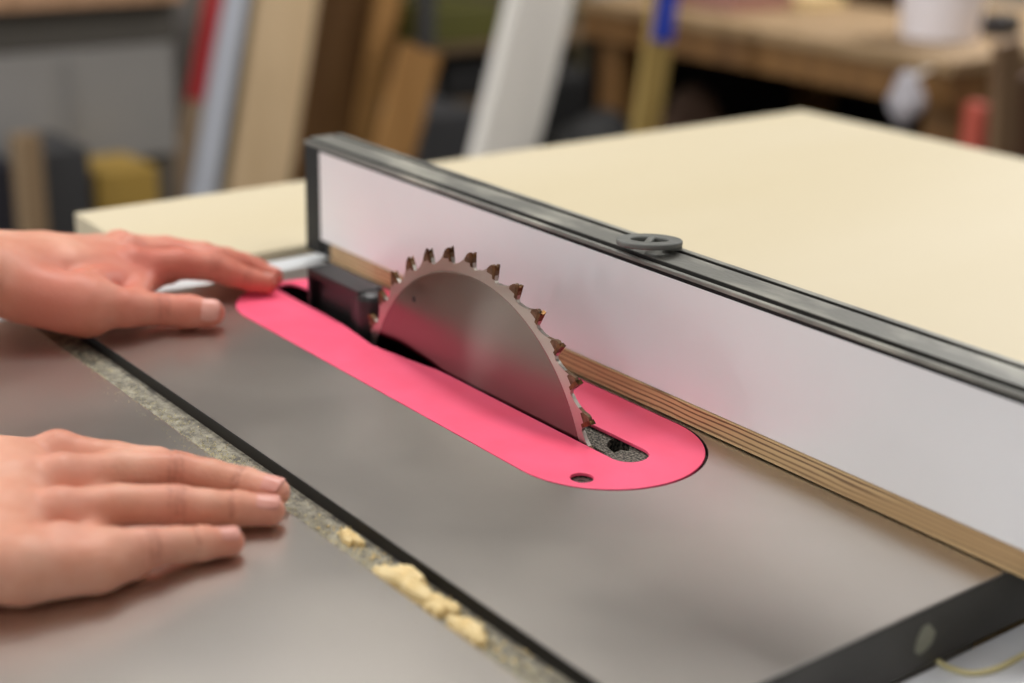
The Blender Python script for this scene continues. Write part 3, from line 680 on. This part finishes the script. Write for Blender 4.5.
nail(LT[0], LT[1], 9.75, 16, 18, (0.8, -0.3, 0.7), person, back=-1.5); nail(LI[0], LI[1], 7.4, 11, 9.5, (-0.1, 0.3, 1), person, back=-1)
nail(LM[0], LM[1], 7.4, 11, 9.5, (0, 0.5, 1), person, back=-1)
# the rest of the body stands left of the frame: coarse but whole
SC = np.array([-90.0, -850.0, 0.0])
def torso(P):
    A = [(1, 0, 0), (0, 1, 0), (0, 0, 1)]
    d = ellip(P, SC+(0, 15, 380), A, (185, 118, 215)); d = smin(d, ellip(P, SC+(0, 5, 160), A, (165, 112, 190)), 60)
    d = smin(d, ellip(P, SC+(0, -5, 0), A, (172, 120, 130)), 50)
    d = smin(d, seg(P, SC+(-175, 0, 520), SC+(175, 0, 520), 58, 58), 50); return d
def upper_arms(P):
    a = chain(P, [(22, -650, 96), (100, -790, 330), (98, -845, 510)], (40, 47, 58), 20)
    b = chain(P, [(-262, -560, 128), (-290, -760, 330), (-278, -845, 510)], (40, 47, 58), 20); return np.minimum(a, b)
def legs(P):
    a = chain(P, [SC+(75, -10, -20), SC+(90, 10, -420), SC+(95, -20, -800)], (92, 60, 44), 30)
    b = chain(P, [SC+(-75, -10, -20), SC+(-90, 10, -420), SC+(-95, -20, -800)], (92, 60, 44), 30); return smin(a, b, 20)
HC = SC+(0, 75, 745)
def head(P):
    A = [(1, 0, 0), (0, 0.94, 0.34), (0, -0.34, 0.94)]
    d = ellip(P, HC+(0, -12, 20), A, (76, 94, 92)); d = smin(d, ellip(P, HC+(0, 22, -48), A, (56, 66, 66)), 30)
    d = smin(d, seg(P, HC+(0, 82, 8), HC+(0, 100, -26), 7, 13), 12)
    for s_ in (-1, 1):
        d = smin(d, ellip(P, HC+(s_*78, -8, -10), A, (7, 19, 32)), 6); d = smin(d, ellip(P, HC+(s_*30, 74, 24), A, (24, 10, 7)), 10)
    d = smin(d, ellip(P, HC+(0, 80, -52), A, (25, 10, 9)), 7)
    return smin(d, seg(P, SC+(0, 0, 540), HC+(0, -15, -50), 62, 54), 25)
def body(P): return smin(smin(torso(P), upper_arms(P), 25), smin(head(P), legs(P), 5), 20)
vb, fb = surface_nets(body, (-400, -1010, -860), (210, -480, 870), 9.0)
me2 = bpy.data.meshes.new('person'); me2.from_pydata((np.concatenate([v, vb])*S).tolist(), [], f.tolist()+(fb+len(v)).tolist()); me2.update()
for p in me2.polygons: p.use_smooth = True
att = me2.attributes.new('ruddy', 'FLOAT', 'POINT'); att.data.foreach_set('value', np.concatenate([rud, np.zeros(len(vb))]).astype(np.float32))
cre = np.zeros(len(v)); wob = 0.5*np.sin(v[:, 0]*0.9)+0.5*np.sin(v[:, 1]*1.1+v[:, 0]*0.4)
for c, d_, ofs in RJ+LJ:
    q = v-c; s_ = q@d_; nr = np.clip(1.6-np.linalg.norm(q, axis=1)/11.5, 0, 1)*(q[:, 2] > -1)
    for o_ in ofs: cre = np.maximum(cre, nr*np.exp(-((s_-o_-wob)/0.85)**2)*0.55)
att = me2.attributes.new('crease', 'FLOAT', 'POINT'); att.data.foreach_set('value', np.concatenate([cre, np.zeros(len(vb))]).astype(np.float32))
me2.materials.append(m_skin); person.data = me2
def garment(name, fn, lo, hi, m, label, h=9.0):
    vv, ff = surface_nets(fn, lo, hi, h); g = bpy.data.meshes.new(name); g.from_pydata((vv*S).tolist(), [], ff.tolist()); g.update()
    for p in g.polygons: p.use_smooth = True
    o = link(name, g, m, person); o['label'] = label; return o
garment('shirt', lambda P: np.maximum(np.maximum(smin(torso(P), upper_arms(P), 25)-9, 200-P[..., 2]-0.9*(P[..., 1]+760)*(np.abs(P[..., 0]+90) > 150)*0-140*(P[..., 1] < -740)), P[..., 2]-578), (-400, -1010, 40), (210, -480, 600), mat('charcoal_cotton', (46, 42, 40), 0.9), 'dark short sleeved shirt')
garment('trousers', lambda P: np.maximum(np.maximum(smin(torso(P), legs(P), 30)-7, P[..., 2]-75), -820-P[..., 2]), (-400, -1010, -840), (210, -700, 90), mat('denim', (44, 50, 66), 0.9), 'dark blue trousers')
garment('hair', lambda P: np.maximum(ellip(P, HC+(0, -16, 24), [(1, 0, 0), (0, 0.94, 0.34), (0, -0.34, 0.94)], (83, 102, 100)), np.maximum(HC[2]-20-P[..., 2]-0.5*(HC[1]-P[..., 1]), (P[..., 1]-HC[1]-52)-0.4*(P[..., 2]-HC[2]-50))), HC-130, HC+140, mat('brown_hair', (62, 42, 28), 0.8), 'short brown hair', 5.0)
for s_ in (-1, 1):
    garment('shoe', lambda P, s_=s_: np.maximum(ellip(P, SC+(s_*95, 45, -835), [(1, 0, 0), (0, 1, 0), (0, 0, 1)], (52, 145, 62)), -859.5-P[..., 2]), (SC[0]+s_*95-70, SC[1]-120, -870), (SC[0]+s_*95+70, SC[1]+210, -750), mat('shoe_leather', (40, 32, 26), 0.6), 'brown work shoe', 7.0)
    blob_c = HC+(s_*30, 78, 8); bm_ = bmesh.new(); bmesh.ops.create_uvsphere(bm_, u_segments=16, v_segments=10, radius=12*S)
    ge = bpy.data.meshes.new('eye'); bm_.to_mesh(ge); bm_.free(); eo = link('eye', ge, mat('eye_white', (230, 226, 220), 0.2), person); eo.location = Vector(blob_c-(0, 6, 0))*S

# ------------------------------------------------------------------ background of the workshop (all out of focus)
def wood(name, c, c2): return mat(name, c, 0.65, 0.0, c2, 7, (3, 3, 0.25), 0.35, 0.7)
m_tan = wood('tan_board', (228, 200, 160), (216, 186, 144)); m_brown = wood('brown_panel', (118, 84, 46), (100, 68, 34)); m_orange = wood('orange_board', (172, 128, 74), (154, 110, 58))
m_bench = wood('bench_wood', (166, 138, 102), (150, 122, 86)); m_benchedge = wood('bench_edge', (134, 96, 50), (108, 74, 36))
m_white = mat('white_paint', (240, 236, 228), 0.6); m_bluewhite = mat('pale_blue_white', (212, 218, 230), 0.5)
m_red = mat('red_paint', (176, 44, 52), 0.5); m_olive = mat('olive_shaded_strip', (112, 102, 78), 0.7)
m_navy = mat('navy', (34, 34, 44), 0.6); m_dgrey = mat('dark_grey', (62, 62, 64), 0.6); m_yel = mat('ochre_plastic', (172, 140, 66), 0.6)
m_gun = mat('grey_sheet', (136, 135, 132), 0.55, 0.0, (150, 147, 144), 1.2, (1, 1, 0.5)); m_gdark = mat('drab_grey', (84, 80, 74), 0.6)  # m_gdark is a plain darker grey
m_blackish = mat('black_rubbish_and_shade', (22, 21, 21), 0.7); m_blue = mat('blue_grip', (40, 70, 190), 0.45); m_ystick = wood('yellow_stick', (176, 150, 86), (160, 132, 70))
def lean(name, pa, pb, wpx, X, thk, m, label, cat, top=900.0, group=None, dx=0.0):
    """board leaning sideways in the plane x = X, through two points seen at pixels pa (high) and pb (low), reaching the floor"""
    a = at(*pa, X, 0); b = at(*pb, X, 0)
    wmm = abs(at(pa[0]+wpx/2, pa[1], X, 0)[1]-at(pa[0]-wpx/2, pa[1], X, 0)[1])
    d = (b-a)/np.linalg.norm(b-a); s = np.cross(d, (1, 0, 0)); wmm *= abs(s[1])
    lo = a+d*((FLOOR-a[2]+abs(d[1])*wmm/2)/d[2]); lo = a+d*((FLOOR+abs(d[1])*wmm/2+1-a[2])/d[2]); hi = a+d*((top-a[2])/d[2])
    lo[0] = X+dx
    o = bar(name, lo, hi, wmm, thk, m, side=s); return tag(o, label, cat, group), lo, hi
XB = -3340
ob, _, _ = lean('leaning_board', (286, 0), (258, 185), 62, -3230, 22, m_tan, 'wide tan board leaning at the back, behind the hand', 'board')
ob, _, _ = lean('leaning_strip', (233, 0), (203, 185), 26, -3190, 18, m_bluewhite, 'narrow bluish white strip leaning left of the tan board', 'board')
ob, _, _ = lean('leaning_strip', (252, 0), (222, 185), 16, -3255, 16, m_olive, 'thin olive strip, shade in its colour, between the white strip and tan board', 'board')  # strip in shadow, its shade given by the olive colour
ob, lo, hi = lean('leaning_strip', (212, 0), (180, 170), 20, -3160, 18, wood('beige_strip', (160, 138, 112), (140, 118, 94)), 'beige strip with a red upper end leaning beside the white strip', 'board')
d = unit(hi-lo); pr_ = at(190, 100, -3160, 0); t0 = (pr_[2]-lo[2])/d[2]
part_ = bar('red_end', lo+d*t0, hi+d*1, 48+6, 22, m_red, ob, side=np.cross(d, (1, 0, 0)))
ob, _, _ = lean('leaning_board', (352, 0), (318, 185), 76, -3280, 18, m_brown, 'dark brown panel leaning behind the fence end', 'board', top=150.0)
ob, _, _ = lean('leaning_board', (388, 0), (366, 130), 24, -3225, 18, m_orange, 'narrow orange brown board leaning over the dark panel', 'board', top=-60.0)
a = at(421, 48, -2700, 0)
ob, _, _ = lean('leaning_board', (421, 48), (392, 155), 42, -2700, 20, m_orange, 'short orange brown offcut leaning with its top end in view', 'board', top=float(a[2]))
ob, _, _ = lean('leaning_post', (540, 0), (503, 152), 58, -2300, 45, m_white, 'tall white painted post leaning before the dark storage', 'post')
ob, lo, hi = lean('leaning_stick', (664, 0), (645, 130), 23, -1900, 20, m_ystick, 'yellow wooden stick with a blue upper grip leaning on the bench', 'stick')
d = unit(hi-lo); pr_ = at(660, 40, -1900, 0); t0 = (pr_[2]-lo[2])/d[2]
bar('blue_grip', lo+d*t0, lo+d*(t0+220), 62, 30, m_blue, ob, side=np.cross(d, (1, 0, 0)))
for o_ in list(ob.children): o_['label'] = 'blue grip'

# grey cabinet with open lower shelf at the far left
def pbox(name, x0, x1, px0, py0, px1, py1, m, parent=None, bevel=0, zlo=None):
    """box whose near face (x = x1) covers the pixels px0..px1, py0..py1"""
    A = at(px0, (py0+py1)/2, x1, 0); B = at(px1, (py0+py1)/2, x1, 0); T = at((px0+px1)/2, py0, x1, 0)[2]; Bt = at((px0+px1)/2, py1, x1, 0)[2]
    if zlo is not None: Bt = zlo
    return box(name, x0, x1, min(A[1], B[1]), max(A[1], B[1]), Bt, T, m, parent, bevel)
def pz(py, x, px=100): return at(px, py, x, 0)[2]
cabn = empty('steel_cabinet', (-3150, 900, FLOOR), 'grey steel cabinet with darker top band behind the far hand', 'cabinet')
part(pbox('side_panel', -3380, -3000, -60, 50, 176, 168, m_gun, cabn, bevel=6))
part(pbox('top_band', -3380, -2996, -60, 4, 176, 49, m_gdark, cabn, bevel=4), 'dark band along the top')
yA = at(-60, 100, -3000, 0)[1]; yB = at(176, 100, -3000, 0)[1]
part(box('door_edge', -3004, -2988, at(66, 100, -3000, 0)[1], at(70, 100, -3000, 0)[1], pz(160, -3000), pz(56, -3000), mat('light_grey_edge', (138, 136, 134), 0.5), cabn))
part(box('tabletop', -3380, -2960, yA, yB+20, pz(4, -3000)+2, pz(4, -3000)+46, wood('pinkish_top', (190, 150, 118), (170, 132, 100)), cabn), 'pinkish wooden top')
for yy in (yA+10, yB-60): part(box('leg', -3080, -3010, yy, yy+50, FLOOR, pz(168, -3000)+1, m_gdark, cabn))
part(box('leg', -3370, -3310, yB-60, yB-10, FLOOR, pz(168, -3000)+1, m_gdark, cabn)); part(box('leg', -3370, -3310, yA+10, yA+60, FLOOR, pz(168, -3000)+1, m_gdark, cabn))
o = pbox('wooden_post', -2690, -2640, 22, 136, 45, 240, wood('drab_post', (150, 126, 96), (136, 112, 84)), zlo=FLOOR+0.5); tag(o, 'short drab wooden post standing before the grey cabinet', 'post')
o = pbox('storage_box', -2960, -2700, -30, 166, 20, 236, m_navy, bevel=6, zlo=FLOOR+0.5); tag(o, 'near-black box left of the short wooden post', 'box')
o = pbox('storage_box', -2960, -2720, 46, 150, 92, 236, m_dgrey, bevel=6, zlo=FLOOR+0.5); tag(o, 'dark grey box right of the short wooden post', 'box')
cr = pbox('crate', -2960, -2760, 98, 170, 160, 236, m_yel, bevel=5, zlo=FLOOR+0.5); tag(cr, 'ochre yellow crate between dark grey box and leaning strips', 'crate')

# dark storage between short board and bench
rack = empty('storage_rack', (-3150, 2350, FLOOR), 'dark olive shelving rack behind the white leaning post', 'rack')
YR0, YR1 = at(416, 60, -3100, 0)[1], at(640, 60, -3100, 0)[1]
m_oldk = mat('olive_dark', (78, 70, 44), 0.7)
zr = [pz(46, -3050, 460), pz(104, -3050, 460)]
part(box('back_panel', -3385, -3370, YR0, YR1, FLOOR, 700, m_oldk, rack))
for z in zr: part(box('shelf', -3370, -3060, YR0, YR1, z-24, z, wood('shelf_wood%d' % int(-z), (110, 90, 66), (90, 72, 50)), rack))
part(box('shelf', -3370, -3060, YR0, YR1, 320, 344, m_oldk, rack))
for y in (YR0, YR1-40): part(box('upright', -3100, -3060, y, y+40, FLOOR, 700, m_dgrey, rack))
o = pbox('plastic_tub', -3340, -3090, 446, 62, 500, 104, m_blackish, bevel=12, zlo=zr[1]+0.5); tag(o, 'black tub on the rack shelf left of the white post', 'tub')
o = pbox('cardboard_box', -3330, -3110, 422, 64, 438, 104, m_gdark, bevel=4, zlo=zr[1]+0.5); tag(o, 'drab box on the rack shelf above the short offcut', 'box')
o = pbox('machine_case', -3040, -2800, 424, 112, 482, 190, m_dgrey, bevel=14, zlo=FLOOR+0.5); tag(o, 'dark grey case on the floor left of the white post', 'case')
o = pbox('green_bin', -3330, -3090, 430, 6, 500, 46, mat('green_bin', (84, 82, 30), 0.6), bevel=10, zlo=zr[0]+0.5); tag(o, 'olive green bin on the upper rack shelf beside the white post', 'bin')
o = pbox('black_case', -3000, -2760, 540, 75, 606, 180, m_blackish, bevel=20, zlo=FLOOR+0.5); tag(o, 'black case on the floor right of the white post', 'case')

# workbench on the right
ZB = -150.0
BY = at(954, 62, ZB)[1]; BXR = at(954, 62, ZB)[0]; BXL = at(560, 6, ZB)[0]-120
bench = empty('workbench', ((BXL+BXR)/2, BY+400, FLOOR), 'rough wooden workbench with thick apron beyond the plywood table', 'workbench')
BYB = BY+1000
part(box('bench_top', BXL, BXR, BY, BYB, ZB-28, ZB, m_bench, bench, bevel=3))
part(multibox('apron', [(BXL+10, BXR-8, BY+14, BY+50, ZB-104, ZB-28.2), (BXR-50, BXR-10, BY+50, BYB-10, ZB-104, ZB-28.2), (BXL+10, BXR-50, BYB-50, BYB-10, ZB-104, ZB-28.2)], m_benchedge, bench, bevel=2))
for x, y in ((BXR-100, BY+52), (BXR-100, BYB-150), (BXL+40, BY+52), (BXL+40, BYB-150)):
    part(box('leg', x, x+88, y, y+88, FLOOR, ZB-28.4, m_benchedge, bench, bevel=2))
part(box('lower_shade_shelf', BXL+40, BXR-14, BY+145, BYB-152, FLOOR+200, FLOOR+222, m_blackish, bench))  # black shelf and panels added to darken the space under the bench
part(box('back_panel', BXL+30, BXR-20, BYB-8, BYB, FLOOR+60, ZB-28.4, m_blackish, bench), 'black back panel added for the shade under the bench')
part(box('end_shade_panel', BXL+30, BXL+40, BY+12, BYB-10, FLOOR+60, ZB-104.5, m_blackish, bench), 'black end panel added for the shade under the bench')
part(box('lower_shade_panel', BXL+130, BXR-104, BY+100, BY+110, FLOOR+0.5, FLOOR+199, m_blackish, bench))  # another black panel added for the under-bench shade
# things on and under the bench
def on_bench(px, py): return at(px, py, ZB)
c = at(938, 40, ZB); lx = lathe('white_bucket', [(88, 0), (104, 230), (108, 232), (108, 246), (100, 246), (84, 8)], (c[0]-30, c[1]+40, ZB+0.5), mat('bucket_white', (246, 240, 244), 0.45), None, 36)
tag(lx, 'white bucket standing on the workbench near its right end', 'bucket')
c = at(990, 36, ZB)
o = box('tape_dispenser', c[0]-30, c[0]+40, c[1]-5, c[1]+65, ZB+0.5, ZB+52, m_dgrey, bevel=10); tag(o, 'small dark tool beside the white bucket on the workbench', 'tool')
c = at(700, 8, ZB); o = box('paper_box', c[0]-130, c[0]+130, c[1], c[1]+200, ZB+0.5, ZB+60, mat('pink_box', (176, 130, 118), 0.7), bevel=4); tag(o, 'pinkish box lying on the workbench near the blue stick grip', 'box')
c = at(772, 6, ZB); o = box('paper_stack', c[0]-60, c[0]+110, c[1], c[1]+160, ZB+0.5, ZB+34, mat('cream_paper', (224, 200, 150), 0.7), bevel=2); tag(o, 'cream block on the workbench right of the pinkish box', 'block')
c = at(858, 6, ZB); o = box('tool_tray', c[0]-190, c[0]+130, c[1]+30, c[1]+260, ZB+0.5, ZB+80, mat('brown_tray', (70, 46, 26), 0.6), bevel=6); tag(o, 'dark brown tray on the workbench left of the white bucket', 'tray')
# hanging bag under the apron corner
c = at(907, 100, BY-75, 1)
def blob(name, c, r, m, seed, parent=None):
    rr = random.Random(seed); bm = bmesh.new(); bmesh.ops.create_icosphere(bm, subdivisions=3, radius=1)
    ph = [rr.uniform(0, 6) for _ in range(6)]
    for v_ in bm.verts:
        x, y, z = v_.co; q = 1+0.12*math.sin(3*x+ph[0])+0.1*math.sin(4*y+ph[1])+0.1*math.sin(5*z+ph[2])
        v_.co = Vector(((c[0]+x*q*r[0])*S, (c[1]+y*q*r[1])*S, (c[2]+z*q*r[2])*S))
    me_ = bpy.data.meshes.new(name); bm.to_mesh(me_); bm.free()
    for p in me_.polygons: p.use_smooth = True
    return link(name, me_, m, parent)
bag = blob('plastic_bag', c, (42, 34, 52), mat('bag_white', (186, 182, 188), 0.5), 3)
tube('bag_handle', [c+np.array([0, 0, 40]), c+np.array([4, 40, 58]), c+np.array([0, 80, 60])], 4, m_white, bag)
tag(bag, 'pale plastic bag hanging below the front edge of the workbench', 'bag')
c = at(975, 118, BY+20, 1); o = box('red_clamp', c[0]-26, c[0]+22, BY+12, BY+48, c[2]-150, c[2]+30, mat('clamp_red', (190, 84, 66), 0.5), bevel=6); tag(o, 'reddish clamp handle against the front right bench leg', 'clamp')
c = at(1010, 60, -900, 0)
o, _, _ = lean('leaning_board', (1008, 40), (1003, 150), 22, -1000, 22, wood('right_post', (128, 100, 72), (110, 84, 58)), 'brown board leaning by the right end of the workbench', 'board', top=float(at(1008, 42, -1000, 0)[2]))
o, _, _ = lean('leaning_board', (1030, 50), (1026, 150), 26, -1080, 22, wood('right_post2', (96, 60, 34), (80, 48, 28)), 'darker brown board at the right border beside the workbench', 'board', top=float(at(1020, 75, -1080, 0)[2]))
c = at(1005, 20, -1500, 0)
c = at(962, 12, BYB+60, 1); c2 = at(1060, 12, BYB+60, 1)
o = box('green_tarpaulin', c[0], c2[0], BYB+60, BYB+500, FLOOR+0.5, c[2], mat('dark_green', (16, 42, 34), 0.7), bevel=20); tag(o, 'dark green covered crate beyond the workbench at upper right', 'crate')
for (px, py, r, mm_, lb, sd) in ((690, 122, (110, 90, 80), mat('brown_sack', (84, 62, 48), 0.8), 'brown sack under the workbench right of the yellow stick', 4),
                                 (612, 150, (100, 90, 90), m_blackish, 'black sack on the floor left of the yellow stick', 8)):
    c = at(px, py, BY+260 if px > 650 else BY-200, 1); c[0] -= 0 if px > 650 else 60; c[2] = max(c[2], FLOOR+r[2]*1.25)
    tag(blob('sack', c, r, mm_, sd), lb, 'sack')
